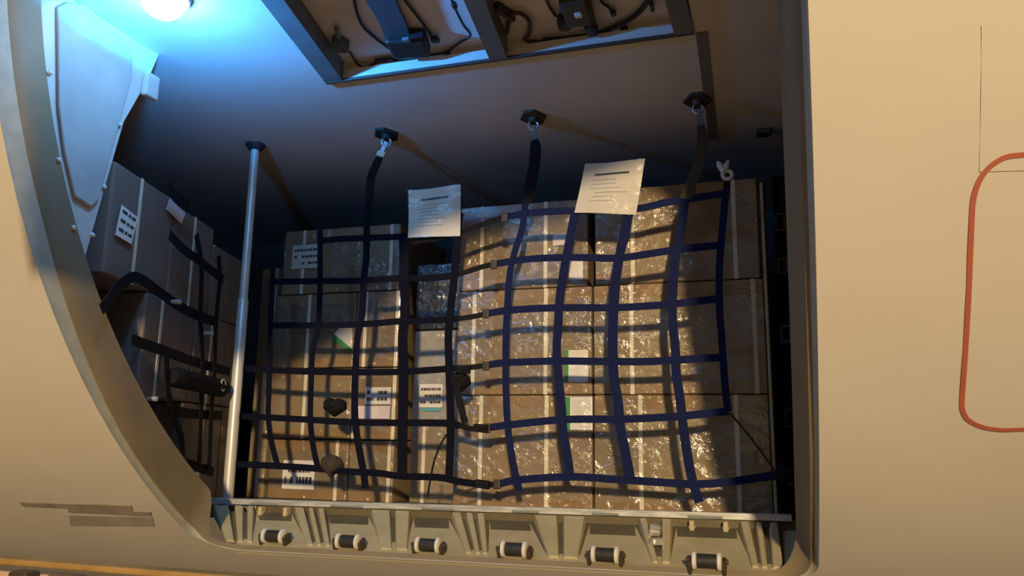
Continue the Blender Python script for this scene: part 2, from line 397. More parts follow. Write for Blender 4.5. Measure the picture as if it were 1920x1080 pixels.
b = MB(); c = bay((720, 113), .008); b.box(c, (.06, .010, .012), Matrix.Rotation(.1, 3, 'Z'), .003); b.build('sleeve', M['dark'], eq)
e2 = empty('cable_harness', bay((1080, 40)), 'dark hose and equipment unit in the right ceiling bay', 'cables')
cable([(950, 62), (958, 30), (975, 25), (992, 40), (992, 62), (984, 74), (1000, 78), (1030, 77)], .006, e2, 'brown', .010, 'hose')
cable([(1018, 75), (1060, 72), (1110, 65), (1155, 50), (1190, 30), (1212, 5), (1222, -30)], [.0075]*36+[.007], e2, 'dark', .010, 'hose')
cable([(1015, -30), (1028, 8), (1042, 30)], .004, e2)
cable([(1120, -40), (1126, 0), (1142, 14), (1150, 30)], .004, e2)
b = MB(); c = bay((1082, 18), .024); b.box(c, (.075, .12, .040), Matrix.Rotation(.05, 3, 'Z'), .010); b.build('equipment_unit', M['brown'], e2)
b = MB(); c = bay((1058, 42), .020); b.box(c, (.035, .045, .035), Matrix.Rotation(.1, 3, 'Z'), .008); b.build('junction_unit', M['dark'], e2)
b = MB(); c = bay((1108, 52), .020); b.box(c, (.030, .050, .035), Matrix.Rotation(-.1, 3, 'Z'), .008); b.build('junction_unit', M['dark'], e2)
b = MB(); c = bay((1085, 28), .047); b.box(c, (.020, .018, .012), bev=.004); b.build('cap', M['white'], e2)
b = MB(); c = bay((947, 22), .006); b.box(c, (.016, .075, .03), Matrix.Rotation(-.35, 3, 'Z'), .005); b.build('bracket', M['brown'], e2)
b = MB(); c = bay((1150, 24), .010); b.box(c, (.014, .016, .014), bev=.003); b.build('clip', M['dark'], e2)
b = MB(); c = bay((1170, 53), .006); b.box(c, (.022, .010, .012), bev=.003); b.build('clip', M['dark'], e2)
b = MB(); c = bay((1222, 10), .006); b.box(c, (.010, .04, .02), bev=.003); b.build('bracket', M['brown'], e2)

# ------------------------------------------------------------------ sill: bar, sloped threshold, ribs, rollers
YS = 2.315
s0, s1 = atY(388, 936, YS), atY(1484, 968, YS)
sx = (s1-s0)
def bar_at(u): return s0 + sx*u
b = MB(); e0, e1 = s0-sx*.01, s1+sx*.0
for dz0, dz1, y0, y1 in ((-.012, .0, YS-.012, YS+.026), (-.004, .004, YS-.006, YS+.022)):
    b.hexa([Vector((e0.x, y0, e0.z+dz0)), Vector((e1.x, y0, e1.z+dz0)), Vector((e1.x, y1, e1.z+dz0)), Vector((e0.x, y1, e0.z+dz0)),
            Vector((e0.x, y0, e0.z+dz1)), Vector((e1.x, y0, e1.z+dz1)), Vector((e1.x, y1, e1.z+dz1)), Vector((e0.x, y1, e0.z+dz1))])
bar = struct(b.build('trim_4', M['alu']))
for x0, x1 in ((470, 520), (620, 680), (790, 850), (960, 1010), (1110, 1160), (1290, 1355)):
    p, q = atY(x0, 936+(x0-388)*.0292+6, YS-.014), atY(x1, 936+(x1-388)*.0292+6, YS-.014)
    b = MB(); b.box((p+q)/2, (q.x-p.x, .006, .006)); b.build('slot', mat('slot_grey', (.22, .25, .24), .5), bar)
def zt(X): return bar_at((X-s0.x)/sx.x).z
def low(X):
    a = (A_B*R + .020*(X+.69))/R; return hull(X, a, R-.012)
def slope(X, v, up=0):   # v=0 under the bar, v=1 at the lower frame edge
    t0 = Vector((X, YS-.004, zt(X)-.036)); t1 = low(X); d = t1-t0; nn = Vector((0, d.z, -d.y)).normalized()
    return t0 + d*v + nn*up
b = MB()
NX = 24; g = []
for i in range(NX+1):
    X = XL-.01+(XR-XL-.0)*i/NX
    XC = min(max(X, XL+.10), XR-.06); g.append([b.bm.verts.new(q) for q in (Vector((X, YS+.006, zt(X)-.010)), Vector((X, YS+.004, zt(X)-.036)), slope(X, .03), slope(X*.5+XC*.5, .6), slope(XC, .97), slope(XC, 1.0, -.004), slope(XC, 1.0, -.02), slope(XC, .5, -.03), Vector((X, YS+.024, zt(X)-.07)), Vector((X, YS+.024, zt(X)-.010)))])
for a, c in zip(g, g[1:]):
    m_ = len(a)
    for k in range(m_): b.bm.faces.new((a[k], a[(k+1) % m_], c[(k+1) % m_], c[k]))
b.bm.faces.new(g[0]); b.bm.faces.new(g[-1])
sill = struct(b.build('trim_5', M['sill']))
def rib(X0t, X1t, X0b, X1b, h0=.022, h1=.006, v0=.0, v1=.9, m='sill', nm='rib'):
    b = MB()
    B = [slope(X0t, v0, -.002), slope(X1t, v0, -.002), slope(X1b, v1, -.002), slope(X0b, v1, -.002)]
    sh = .006
    Tt = [slope(X0t+sh, v0, h0), slope(X1t-sh, v0, h0), slope(X1b-sh*.6, v1, h1), slope(X0b+sh*.6, v1, h1)]
    b.hexa(B+Tt); o = b.build(nm, M[m], sill)
    bv = o.modifiers.new('bevel', 'BEVEL'); bv.width = .0025; bv.segments = 2
    return o
def sx_at(px, v):         # X on the slope under pixel column px
    y = 948+(px-388)*.0292 + v*75
    for _ in range(8):
        X = atY(px, y, slope(-.7, v).y).x
    return X
RIBS = [(400, 432, 418, 436), (440, 460, 440, 452), (464, 480, 458, 470), (552, 574, 572, 586), (578, 592, 590, 602), (596, 612, 606, 618),
        (695, 735, 712, 735), (740, 772, 740, 764), (846, 868, 872, 886), (872, 890, 890, 902), (893, 912, 904, 916),
        (1000, 1048, 1028, 1050), (1054, 1100, 1056, 1085), (1196, 1216, 1222, 1236), (1238, 1262, 1240, 1258),
        (1384, 1408, 1408, 1424), (1414, 1432, 1426, 1440), (1440, 1462, 1446, 1470)]
def shade_pan(px0, px1, qx0, qx1, v1, h=.0012):  # thin dark sheets stand in for shade between ribs and below the bar
    b = MB(); z0, z1 = sx_at(px0, 0), sx_at(px1, 0); w0, w1 = sx_at(qx0, v1), sx_at(qx1, v1)
    b.hexa([slope(z0, 0, -.004), slope(z1, 0, -.004), slope(w1, v1, -.004), slope(w0, v1, -.004), slope(z0, 0, h), slope(z1, 0, h), slope(w1, v1, h), slope(w0, v1, h)]); b.build('sill_shade', M['sill_shade'], sill)
for q in ((396, 482, 418, 470, .8), (548, 616, 572, 618, .8), (692, 776, 712, 764, .7), (842, 918, 872, 916, .8), (992, 1106, 1024, 1088, .8), (1190, 1268, 1222, 1258, .75), (1380, 1466, 1408, 1470, .8)): shade_pan(*q)
for q in ((482, 548, 486, 546, .24), (616, 692, 618, 690, .26), (776, 842, 778, 842, .28), (918, 992, 920, 996, .26), (1106, 1190, 1106, 1192, .28), (1268, 1380, 1270, 1382, .26)): shade_pan(*q, h=.0008)
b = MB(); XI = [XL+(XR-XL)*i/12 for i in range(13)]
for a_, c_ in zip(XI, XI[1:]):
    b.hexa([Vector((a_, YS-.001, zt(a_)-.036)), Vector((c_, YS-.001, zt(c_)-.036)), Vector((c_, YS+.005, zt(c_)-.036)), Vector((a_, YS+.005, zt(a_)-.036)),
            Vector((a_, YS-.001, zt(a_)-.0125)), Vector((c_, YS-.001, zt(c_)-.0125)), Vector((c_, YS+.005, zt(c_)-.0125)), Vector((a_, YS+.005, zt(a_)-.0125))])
bmesh.ops.remove_doubles(b.bm, verts=b.bm.verts, dist=1e-5); b.build('recess_face', M['sill_shade'], sill)  # set-back face below the bar, its shade put into the colour
for a0, a1, b0, b1 in RIBS: rib(sx_at(a0, 0), sx_at(a1, 0), sx_at(b0, .9), sx_at(b1, .9))
def lug(px):
    X = sx_at(px, .15); b = MB()
    p = Vector((X, YS-.018, zt(X)-.030)); b.box(p, (.014, .03, .028), bev=.004)
    b.tube([p+Vector((-.009, -.004, -.004)), p+Vector((.009, -.004, -.004))], .004, 8); b.build('lug', M['sill'], sill)
for px in (483, 530, 1296, 1360): lug(px)
# latch casting between the fifth and sixth roller
b = MB(); X = sx_at(1228, .5)
b.box(slope(X-.004, .34, .022), (.03, .03, .02), Matrix.Rotation(.4, 3, 'X'), .006); b.box(slope(X+.008, .56, .018), (.034, .028, .018), Matrix.Rotation(.6, 3, 'Z'), .006)
b.tube([slope(X-.012, .36, .036), slope(X+.012, .40, .036)], .007, 10); b.build('latch_casting', M['steel'], sill)
RP = [(511, 1005), (652, 1015), (803, 1022), (965, 1030), (1136, 1040), (1326, 1052)]
words = ['leftmost sill roller, at the pole end of the cream threshold', 'second sill roller from the left end of the threshold', 'third sill roller from the left jamb, left of the middle of the threshold',
         'fourth sill roller from the left jamb, right of the middle of the threshold', 'fifth sill roller from the left, left of the steel latch casting', 'rightmost sill roller, between the latch casting and the right jamb']
for i, (px, py) in enumerate(RP):
    # point on the slope raised by the roller height
    best = None
    for k in range(200):
        v = k/199; X = atY(px, py, slope(-.7, v, .022).y).x; c = slope(X, v, .022); d = (c-CAM); yy = 540-F*d.dot(UP)/d.dot(FW)
        if best is None or abs(yy-py) < best[0]: best = (abs(yy-py), c, v, X)
    _, c, v, X = best
    t = empty('sill_roller', slope(X, v), words[i], 'roller', 'black rollers with white ends along the door sill')
    b = MB(); b.tube([c+Vector((-.024, 0, 0)), c+Vector((.024, 0, 0))], .0165, 20); b.build('barrel', M['rubber'], t, True)
    for s in (-1, 1):
        b = MB(); b.tube([c+Vector((s*.023, 0, 0)), c+Vector((s*.025, 0, 0)), c+Vector((s*.033, 0, 0)), c+Vector((s*.035, 0, 0))], [.016, .0215, .0215, .018], 22); b.build('flange', M['white'], t, True)
        b = MB(); p = slope(X+s*.040, v, .010); b.box(p, (.010, .034, .034), Matrix.Rotation(.4, 3, 'X'), .004)
        b.tube([c+Vector((s*.034, 0, 0)), c+Vector((s*.050, 0, 0))], .006, 10); b.build('bracket', M['brown'], t, True)

# ------------------------------------------------------------------ cargo
def label_part(parent, c, ux, uz, nrm, wd, hg, m='label', rows=4, tall=.35, ink='ink', seed=0, name='shipping_label', strip=None):
    """label in the plane ux/uz, facing nrm"""
    rnd = random.Random(seed); b = MB(); th = nrm*.0012
    q = [c-ux*wd/2-uz*hg/2, c+ux*wd/2-uz*hg/2, c+ux*wd/2+uz*hg/2, c-ux*wd/2+uz*hg/2]
    b.prism(q, th); lab = b.build(name, M[m], parent)
    if rows:
        b = MB()
        for r in range(rows):
            z = hg*(.5-(r+.8)/(rows+.6)); h2 = hg/(rows+.6)*tall; x = -wd*.42
            while x < wd*.36:
                l = min(wd*(.04+.10*rnd.random()), wd*.42-x)
                if rnd.random() < .85:
                    a = c+th*1.0+ux*x+uz*z; b.prism([a-uz*h2/2, a+ux*l-uz*h2/2, a+ux*l+uz*h2/2, a+uz*h2/2], nrm*.0006)
                x += l+wd*.025
        b.build('print', M[ink], lab)
    if strip:
        b = MB(); a = c+th-ux*wd/2; b.prism([a-uz*hg/2, a+ux*wd*.16-uz*hg/2, a+ux*wd*.16+uz*hg/2, a+uz*hg/2], nrm*.0006); b.build('edge_stripe', M[strip], lab)
    return lab
def carton(x0, x1, z0, z1, yf, dep, label, bands=(), ci=0, fm='film', ang=0, group=None, tape=True, film=True, cat='box', name='carton', body=None, origin=None):
    """box with its front on Y=yf (or rotated by ang about origin)"""
    Rm = Matrix.Rotation(ang, 3, 'Z'); og = Vector(origin) if origin else Vector((0, 0, 0))
    W = lambda v: og + Rm @ (Vector(v)-og)
    cx, cz = (x0+x1)/2, (z0+z1)/2
    t = empty(name, W((cx, yf+dep/2, z0)), label, cat, group)
    b = MB(); b.box(W((cx, yf+dep/2, cz)), (x1-x0, dep, z1-z0), Rm, .005)
    if body is None: body = CARD[ci % 5]
    b.build('box_body', body, t)
    if tape:
        b = MB(); b.box(W((cx, yf-.0008, z1-.022)), (x1-x0-.012, .0012, .040), Rm); b.build('packing_tape', M['tape'], t)
        b = MB(); b.box(W((cx, yf-.0008, z0+.020)), (x1-x0-.012, .0012, .034), Rm); b.build('packing_tape', M['tape'], t)
    for fr in bands:
        xb = x0+(x1-x0)*fr; b = MB(); wd = .0135
        b.box(W((xb, yf-.0016, cz)), (wd, .0016, z1-z0-.001), Rm)
        b.build('strapping_band', M['band'], t)
    if film:
        b = MB(); b.box(W((cx, yf+dep/2-.001, cz)), (x1-x0-.001, dep+.010, z1-z0-.002), Rm, .004)
        b.build('stretch_film', M[fm], t)
    return t, W, Rm
UX, UZ, NY = Vector((1, 0, 0)), Vector((0, 0, 1)), Vector((0, -1, 0))
def front_label(t, px, py, wpx, hpx, yf, m='label', **kw):
    a, c = atY(px-wpx/2, py, yf-.0045), atY(px+wpx/2, py, yf-.0045); d, e = atY(px, py-hpx/2, yf-.0045), atY(px, py+hpx/2, yf-.0045)
    return label_part(t, (a+c)/2, UX, UZ, NY, (c-a).length, (d-e).length, m, **kw)
YR, YL, YM = 2.61, 2.70, 2.76
zr = [ZF, .346, .710, 1.028]
xA0, xA1, xB0, xB1 = -1.041, -.560, -.554, -.012
g = 'brown cartons of the right-hand stack'
rt = {}
rt[0, 0] = carton(xA0, xA1, zr[0]+.001, zr[1]-.002, YR, .5, 'bottom left brown carton of the right stack, two white bands', (.20, .68), 1, group=g)[0]
rt[0, 1] = carton(xB0, xB1+.018, zr[0]+.001, zr[1]-.002, YR, .5, 'bottom right brown carton of the right stack, glossy film over it', (.27, .80), 3, fm='bigfilm', group=g)[0]
rt[1, 0] = carton(xA0, xA1, zr[1], zr[2]-.002, YR, .5, 'middle left brown carton of the right stack, two white bands', (.13, .67), 0, group=g)[0]
rt[1, 1] = carton(xB0, xB1+.01, zr[1], zr[2]-.002, YR, .5, 'middle right brown carton of the right stack, left end beside a white label', (.23, .93), 3, group=g)[0]
rt[2, 0] = carton(xA0+.002, xA1-.012, zr[2], zr[3]-.012, YR, .5, 'top left brown carton of the right stack, beside the dark gap', (.18, .68), 2, group=g)[0]
rt[2, 1] = carton(xB0+.006, xB1-.004, zr[2], zr[3]+.012, YR, .5, 'top right brown carton of the right stack, under the tilted sleeve', (.24, .86), 1, group=g)[0]
front_label(rt[2, 0], 1050, 449, 26, 22, YR, rows=0, m='pink')
front_label(rt[2, 0], 1080, 507, 26, 36, YR, rows=0)
front_label(rt[1, 0], 1081, 686, 44, 60, YR, rows=0, strip='green')
front_label(rt[0, 0], 1086, 775, 50, 62, YR, rows=0, strip='green')
# left stack
zl = [ZF, .190, .456, .746, 1.004]
xl0, xl1, xl2 = -1.849, -1.490, -1.309
g = 'brown cartons of the back left stack'
def lc(a, c, r, txt, bands, ci): return carton(a, c, zl[r]+.001, zl[r+1]-.003, YL, .45, txt, bands, ci, group=g)[0]
b00 = lc(-1.83, xl1-.003, 0, 'lowest wide carton of the back left stack, white barcode label', (.86,), 2)
b01 = lc(xl1, xl2, 0, 'lowest narrow carton of the back left stack, below the black netting', (.90,), 0)
b10 = lc(xl0, xl1-.003, 1, 'second wide carton from the floor in the back left stack', (.44,), 1)
b11 = lc(xl1, xl2, 1, 'narrow carton with two white address labels in the back left stack', (.06, .95), 0)
b20 = lc(xl0, xl1-.003, 2, 'third wide carton up the back left stack, green and white corner sheet', (.43,), 4)
b21 = lc(xl1, xl2, 2, 'third narrow carton up the back left stack, above the address labels', (.22, .95), 4)
b30 = carton(xl0+.02, xl2-.01, zl[3], zl[4], YL, .45, 'top wide carton of the back left stack, small pale note on it', (.18, .93), 2, group=g)[0]
s00 = carton(-1.93, -1.853, ZF+.001, .45, YL+.01, .4, 'tall slim carton behind the foot of the steel pole', (.6,), 3, group='slim cartons behind the pole')[0]
s01 = carton(-1.93, -1.853, .452, .86, YL+.01, .4, 'upper slim carton behind the steel pole', (), 4, group='slim cartons behind the pole')[0]
front_label(b30, 575, 481, 54, 44, YL, m='paper', rows=3, seed=3, name='note')
a = atY(648, 634, YL-.0045)
b = MB(); b.prism([atY(x, y, YL-.0045) for x, y in ((626, 626), (660, 654), (661, 616), (640, 612))], (0, -.001, 0)); sh = b.build('corner_sheet', M['label'], b20)
b = MB(); b.prism([atY(x, y, YL-.0056) for x, y in ((622, 634), (656, 660), (660, 655), (630, 630))], (0, -.001, 0)); b.build('green_edge', M['green'], sh)
front_label(b11, 709, 742, 48, 32, YL, rows=2, tall=.5, seed=5)
front_label(b11, 700, 773, 62, 24, YL, m='pink', rows=0)
front_label(b00, 560, 890, 60, 54, YL, rows=2, tall=.62, seed=8)
# middle column of film-wrapped parcels
zm = [ZF, .265, .455, .60, .855]
xm0, xm1 = -1.272, -1.084
def mc(r, txt, body, bands=(), dx=0): return carton(xm0+dx, xm1, zm[r]+.001, zm[r+1]-.004, YM, .4, txt, bands, 0, group='narrow parcels between the two stacks', tape=False, body=body, name='parcel', cat='parcel')[0]
m0 = mc(0, 'lowest narrow parcel between the stacks, pale with one white band', CARD[3], (.28,))
m1 = mc(1, 'film-wrapped narrow parcel with a white and cyan label', M['bagwht'])
m2 = mc(2, 'pale film-wrapped parcel just above the cyan-labelled one', M['bagwht'])
m3 = mc(3, 'shiny black film-wrapped parcel under the upright document sleeve', M['bagblk'])
l = front_label(m1, 808, 742, 44, 44, YM, rows=3, tall=.4, seed=11)
p = atY(808, 768, YM-.006); b = MB(); b.box(p, (.075, .0012, .010)); b.build('cyan_stripe', M['cyan'], l)
# stack on the left, its face turned towards the door bay
ang = math.radians(15.6); og = (-1.64, 1.65, 0)
fd = Vector((-math.sin(ang), math.cos(ang), 0)); fn = Vector((math.cos(ang), math.sin(ang), 0))   # along the face, out of the face
def lcart(y0, y1, z0, z1, txt, bands, ci):
    P0 = Vector(og); Rm = Matrix((fd, -fn, UZ)).transposed()      # local x along the face, local y into the stack
    Wl = lambda u, d, z: P0 + fd*u - fn*d + UZ*z
    t = empty('carton', Wl((y0+y1)/2, .2, z0), txt, 'box', 'shaded cartons of the left side stack')
    b = MB(); b.box(Wl((y0+y1)/2, .2, (z0+z1)/2), (y1-y0, .4, z1-z0), Rm, .006); b.build('box_body', M['shadecard'], t)
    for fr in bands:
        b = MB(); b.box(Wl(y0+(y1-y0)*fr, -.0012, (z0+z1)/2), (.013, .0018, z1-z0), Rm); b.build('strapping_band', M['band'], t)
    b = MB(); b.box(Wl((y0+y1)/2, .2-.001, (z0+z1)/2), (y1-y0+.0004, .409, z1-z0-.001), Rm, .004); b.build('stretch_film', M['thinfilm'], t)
    return t, Wl
zz = [ZF+.001, .300, .600, .905]
k0, Wl = lcart(.50, .82, zz[0], zz[1]-.003, 'lowest near carton of the shaded side stack, by the left jamb', (.5,), 4)
lcart(.824, 1.0, zz[0], zz[1]-.003, 'lowest far carton of the shaded side stack, left of the pole', (.4,), 2)
lcart(.20, .53, zz[1], zz[2]-.003, 'middle near carton of the shaded side stack', (.3,), 2)
lcart(.534, .80, zz[1], zz[2]-.003, 'middle carton of the shaded side stack, halfway to the pole', (.5,), 4)
lcart(.804, 1.0, zz[1], zz[2]-.003, 'middle far carton of the shaded side stack', (.6,), 2)
t3, _ = lcart(-.04, .31, zz[2], zz[3], 'top near carton of the shaded side stack, pale label on its band', (.42,), 4)
t4, _ = lcart(.314, .62, zz[2], zz[3]-.01, 'top middle carton of the shaded side stack', (.5,), 2)
lcart(.624, .90, zz[2], zz[3]-.06, 'top far carton of the shaded side stack, under the dark gap', (), 4)
def onface(px, py, off=.004):
    d = ray(px, py); P0 = Vector(og)+fn*off; s = (P0-CAM).dot(fn)/d.dot(fn); return CAM+d*s
def skewlab(par, quad, m, rows, nm='shipping_label'):
    b = MB(); q = [onface(x, y, .006) for x, y in quad]; b.prism(q, fn*.0012); lab = b.build(nm, M[m], par)
    if rows:
        b = MB()
        for r in range(rows):
            v0, v1 = (r+.35)/(rows+.3), (r+.7)/(rows+.3)
            for u0, u1 in ((.1, .4), (.48, .62), (.68, .9)):
                f = lambda u, v: (q[0]*(1-u)+q[1]*u)*(1-v)+(q[3]*(1-u)+q[2]*u)*v + fn*.0013
                b.prism([f(u0, v0), f(u1, v0), f(u1, v1), f(u0, v1)], fn*.0004)
        b.build('print', M['ink'], lab)
skewlab(t3, [(228, 384), (258, 408), (246, 458), (216, 440)], 'label', 3)
skewlab(t4, [(318, 372), (347, 400), (340, 420), (312, 392)], 'pink', 0)

# ------------------------------------------------------------------ nets
def strap(name, pts, w, par, m, y=D, nrm=(0, -1, 0), place=None, th=.0028, n=5):
    P = [place(x, yy) if place else atY(x, yy, y) for x, yy in pts]
    b = MB(); b.ribbon(curve(P, n), w, th, nrm); return b.build(name, M[m], par)
rn = empty('cargo_net', atY(1150, 905, D), 'navy webbing net over the right-hand stack, lit brightly', 'net')
HR = [[(947, 407), (995, 399), (1047, 396), (1110, 394), (1195, 391), (1247, 380), (1303, 371), (1360, 363)],
      [(927, 495), (988, 486), (1047, 483), (1099, 483), (1158, 484), (1210, 477), (1270, 468), (1346, 460)],
      [(912, 588), (962, 581), (1047, 577), (1147, 577), (1210, 574), (1270, 569), (1346, 560)],
      [(912, 685), (949, 680), (1045, 677), (1149, 678), (1212, 678), (1267, 675), (1354, 670)],
      [(915, 802), (960, 796), (1052, 787), (1119, 786), (1164, 786), (1267, 781), (1366, 771)],
      [(934, 908), (971, 900), (1067, 894), (1156, 899), (1249, 905), (1308, 908), (1378, 902), (1453, 891), (1476, 886)]]
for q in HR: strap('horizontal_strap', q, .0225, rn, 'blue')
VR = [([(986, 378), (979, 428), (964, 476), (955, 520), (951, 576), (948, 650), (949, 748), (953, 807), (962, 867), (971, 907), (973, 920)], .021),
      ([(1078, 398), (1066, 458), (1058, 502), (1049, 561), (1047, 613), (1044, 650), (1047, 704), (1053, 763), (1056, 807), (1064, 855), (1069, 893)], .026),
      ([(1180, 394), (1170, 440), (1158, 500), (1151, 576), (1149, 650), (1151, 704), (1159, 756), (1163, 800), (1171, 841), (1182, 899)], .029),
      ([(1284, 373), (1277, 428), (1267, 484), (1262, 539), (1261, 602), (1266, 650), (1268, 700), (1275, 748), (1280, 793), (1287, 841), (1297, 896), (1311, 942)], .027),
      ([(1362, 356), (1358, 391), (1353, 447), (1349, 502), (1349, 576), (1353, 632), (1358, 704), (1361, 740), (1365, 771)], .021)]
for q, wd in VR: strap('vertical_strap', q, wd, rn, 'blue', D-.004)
b = MB(); b.tube(curve([atY(x, y, D-.006) for x, y in ((1365, 771), (1392, 802), (1420, 838), (1440, 865), (1455, 886), (1478, 905), (1500, 918))], 5), .0035, 8); b.build('corner_rope', M['brown'], rn, True)
b = MB(); b.box(atY(1470, 888, D-.006), (.045, .010, .05), Matrix.Rotation(.3, 3, 'Y'), .005); b.build('anchor_hook', M['black'], rn)
for x, y in ((946, 408), (926, 496), (911, 588), (911, 686), (913, 803), (932, 908)):
    b = MB(); b.box(atY(x, y, D-.003), (.022, .010, .03), bev=.003); b.build('strap_end', M['brown'], rn)
def tube_ring(b, c, r, w, ax, n=18):
    u = Vector(ax).orthogonal().normalized(); v = Vector(ax).normalized().cross(u)
    b.tube([c+(u*math.cos(k*math.tau/n)+v*math.sin(k*math.tau/n))*r for k in range(n+1)], w, 8, False)
rb_ = empty('net_hook', atY(1362, 325, D), 'small white forked hook at the top right net corner', 'hook')
c = atY(1364, 328, D-.01); b = MB(); tube_ring(b, c, .014, .006, (0, -1, .2)); b.build('ring', M['white'], rb_, True)
b = MB(); b.tube([c+Vector((-.008, 0, .012)), c+Vector((-.022, 0, .034)), c+Vector((-.028, 0, .046))], [.011, .010, .003], 10); b.tube([c+Vector((-.004, 0, .016)), c+Vector((.000, 0, .036)), c+Vector((.006, 0, .046))], [.010, .008, .003], 10); b.build('fork', M['white'], rb_, True)
b = MB(); b.ribbon([c+Vector((0, .004, -.012)), atY(1362, 356, D-.003)], .02, .004, (0, -1, 0)); b.build('tail', M['black'], rb_)

ln = empty('cargo_net', atY(660, 905, D), 'black-navy webbing net over the back left stack, in shade', 'net')
HL = [[(600, 452), (640, 448), (690, 446), (745, 444), (772, 442)],
      [(512, 528), (600, 527), (683, 526), (740, 522), (793, 522), (853, 517)],
      [(510, 610), (607, 610), (693, 607), (740, 603), (773, 602), (857, 598)],
      [(460, 690), (513, 694), (587, 697), (667, 698), (753, 697), (820, 693), (853, 690)],
      [(450, 780), (510, 783), (580, 787), (667, 792), (753, 793), (837, 794), (862, 798)],
      [(444, 870), (503, 873), (560, 876), (610, 880), (650, 884), (707, 887), (753, 893), (820, 895), (862, 903), (890, 907)]]
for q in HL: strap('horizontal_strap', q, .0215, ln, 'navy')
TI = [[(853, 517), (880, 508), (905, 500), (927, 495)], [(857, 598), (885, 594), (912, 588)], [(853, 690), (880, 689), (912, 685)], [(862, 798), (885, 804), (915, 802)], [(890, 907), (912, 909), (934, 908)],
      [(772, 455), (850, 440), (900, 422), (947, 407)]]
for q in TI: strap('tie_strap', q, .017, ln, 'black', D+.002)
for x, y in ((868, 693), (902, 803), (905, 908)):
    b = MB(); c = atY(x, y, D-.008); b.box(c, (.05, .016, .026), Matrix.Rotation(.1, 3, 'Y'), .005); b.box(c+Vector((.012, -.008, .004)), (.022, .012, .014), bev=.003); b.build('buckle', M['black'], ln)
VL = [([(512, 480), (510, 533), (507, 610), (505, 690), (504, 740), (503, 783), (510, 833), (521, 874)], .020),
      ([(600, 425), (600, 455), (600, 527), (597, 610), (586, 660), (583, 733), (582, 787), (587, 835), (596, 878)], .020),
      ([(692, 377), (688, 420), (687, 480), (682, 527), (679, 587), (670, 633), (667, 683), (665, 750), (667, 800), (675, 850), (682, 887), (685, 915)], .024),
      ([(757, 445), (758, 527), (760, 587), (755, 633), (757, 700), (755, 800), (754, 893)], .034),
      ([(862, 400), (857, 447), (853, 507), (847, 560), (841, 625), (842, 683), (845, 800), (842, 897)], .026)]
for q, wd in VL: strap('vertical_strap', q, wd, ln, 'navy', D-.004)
strap('loose_strap', [(852, 705), (860, 745), (872, 793)], .022, ln, 'black', D-.010)
b = MB(); b.tube(curve([atY(x, y, D-.012) for x, y in ((848, 800), (828, 830), (814, 865), (806, 905), (802, 930))], 5), .0032, 8); b.build('cord', M['black'], ln, True)
b = MB(); b.tube(curve([atY(x, y, D-.010) for x, y in ((902, 910), (870, 922), (835, 930), (800, 934))], 5), .0026, 8); b.build('cord', M['brown'], ln, True)
for (kx, ky), (ax, ay), kw in (((628, 760), (.040, .030), 'black'), ((622, 868), (.034, .036), 'knotbrown'), ((862, 712), (.030, .034), 'black')):
    c = atY(kx, ky, D+.015); b = MB()
    b.tube([c+Vector((-ax, 0, ay*.4)), c+Vector((-ax*.7, 0, ay*.2)), c+Vector((0, .004, -ay*.35)), c+Vector((ax*.7, 0, ay*.1)), c+Vector((ax, 0, ay*.35))], [.006, ay*.75, ay*.95, ay*.75, .006], 12)
    b.tube([c+Vector((-ax*.5, -.012, -ay*.6)), c+Vector((0, -.02, .0)), c+Vector((ax*.6, -.012, ay*.6))], [.008, .013, .008], 10); b.build('strap_knot', M[kw], ln, True)

sn = empty('cargo_net', onface(300, 780, .05), 'dark webbing net hanging over the shaded side stack by the left jamb', 'net')
pf = lambda x, y: onface(x, y, .040)
pf2 = lambda x, y: onface(x, y, .046)
for q in ([(190, 580), (204, 562), (222, 538), (248, 520), (272, 528), (295, 545), (336, 574), (370, 592), (405, 604)],
          [(318, 440), (345, 468), (375, 490), (418, 524)], [(315, 350), (335, 370), (356, 388)],
          [(246, 636), (262, 642), (314, 660), (367, 679), (430, 697)],
          [(318, 768), (361, 776), (416, 779)], [(300, 852), (345, 868), (400, 885)]):
    strap('horizontal_strap', q, .030, sn, 'black', nrm=fn, place=pf)
for q in ([(312, 664), (314, 720), (322, 768), (340, 820), (342, 868)], [(368, 440), (376, 480), (378, 520), (376, 592), (380, 680), (378, 740), (374, 868)], [(410, 480), (412, 525), (405, 604), (402, 700), (396, 780), (392, 880)]):
    strap('vertical_strap', q, .028, sn, 'black', nrm=fn, place=pf2)
b = MB(); b.tube(curve([onface(x, y, .05) for x, y in ((322, 706), (350, 712), (390, 722), (424, 730))], 4), [.02]+[.03]*11+[.016], 10); b.build('strap_bundle', M['black'], sn, True)
b = MB(); tube_ring(b, onface(418, 722, .075), .018, .0035, fn); b.build('ring', M['steel'], sn, True)
for x, y in ((296, 748), (330, 884), (371, 889), (400, 625), (340, 566)):
    b = MB(); c = onface(x, y, .07); b.tube([c-fn*.03, c-fn*.002, c], [.006, .0075, .003], 10); b.build('rivet', M['steel'], sn, True)

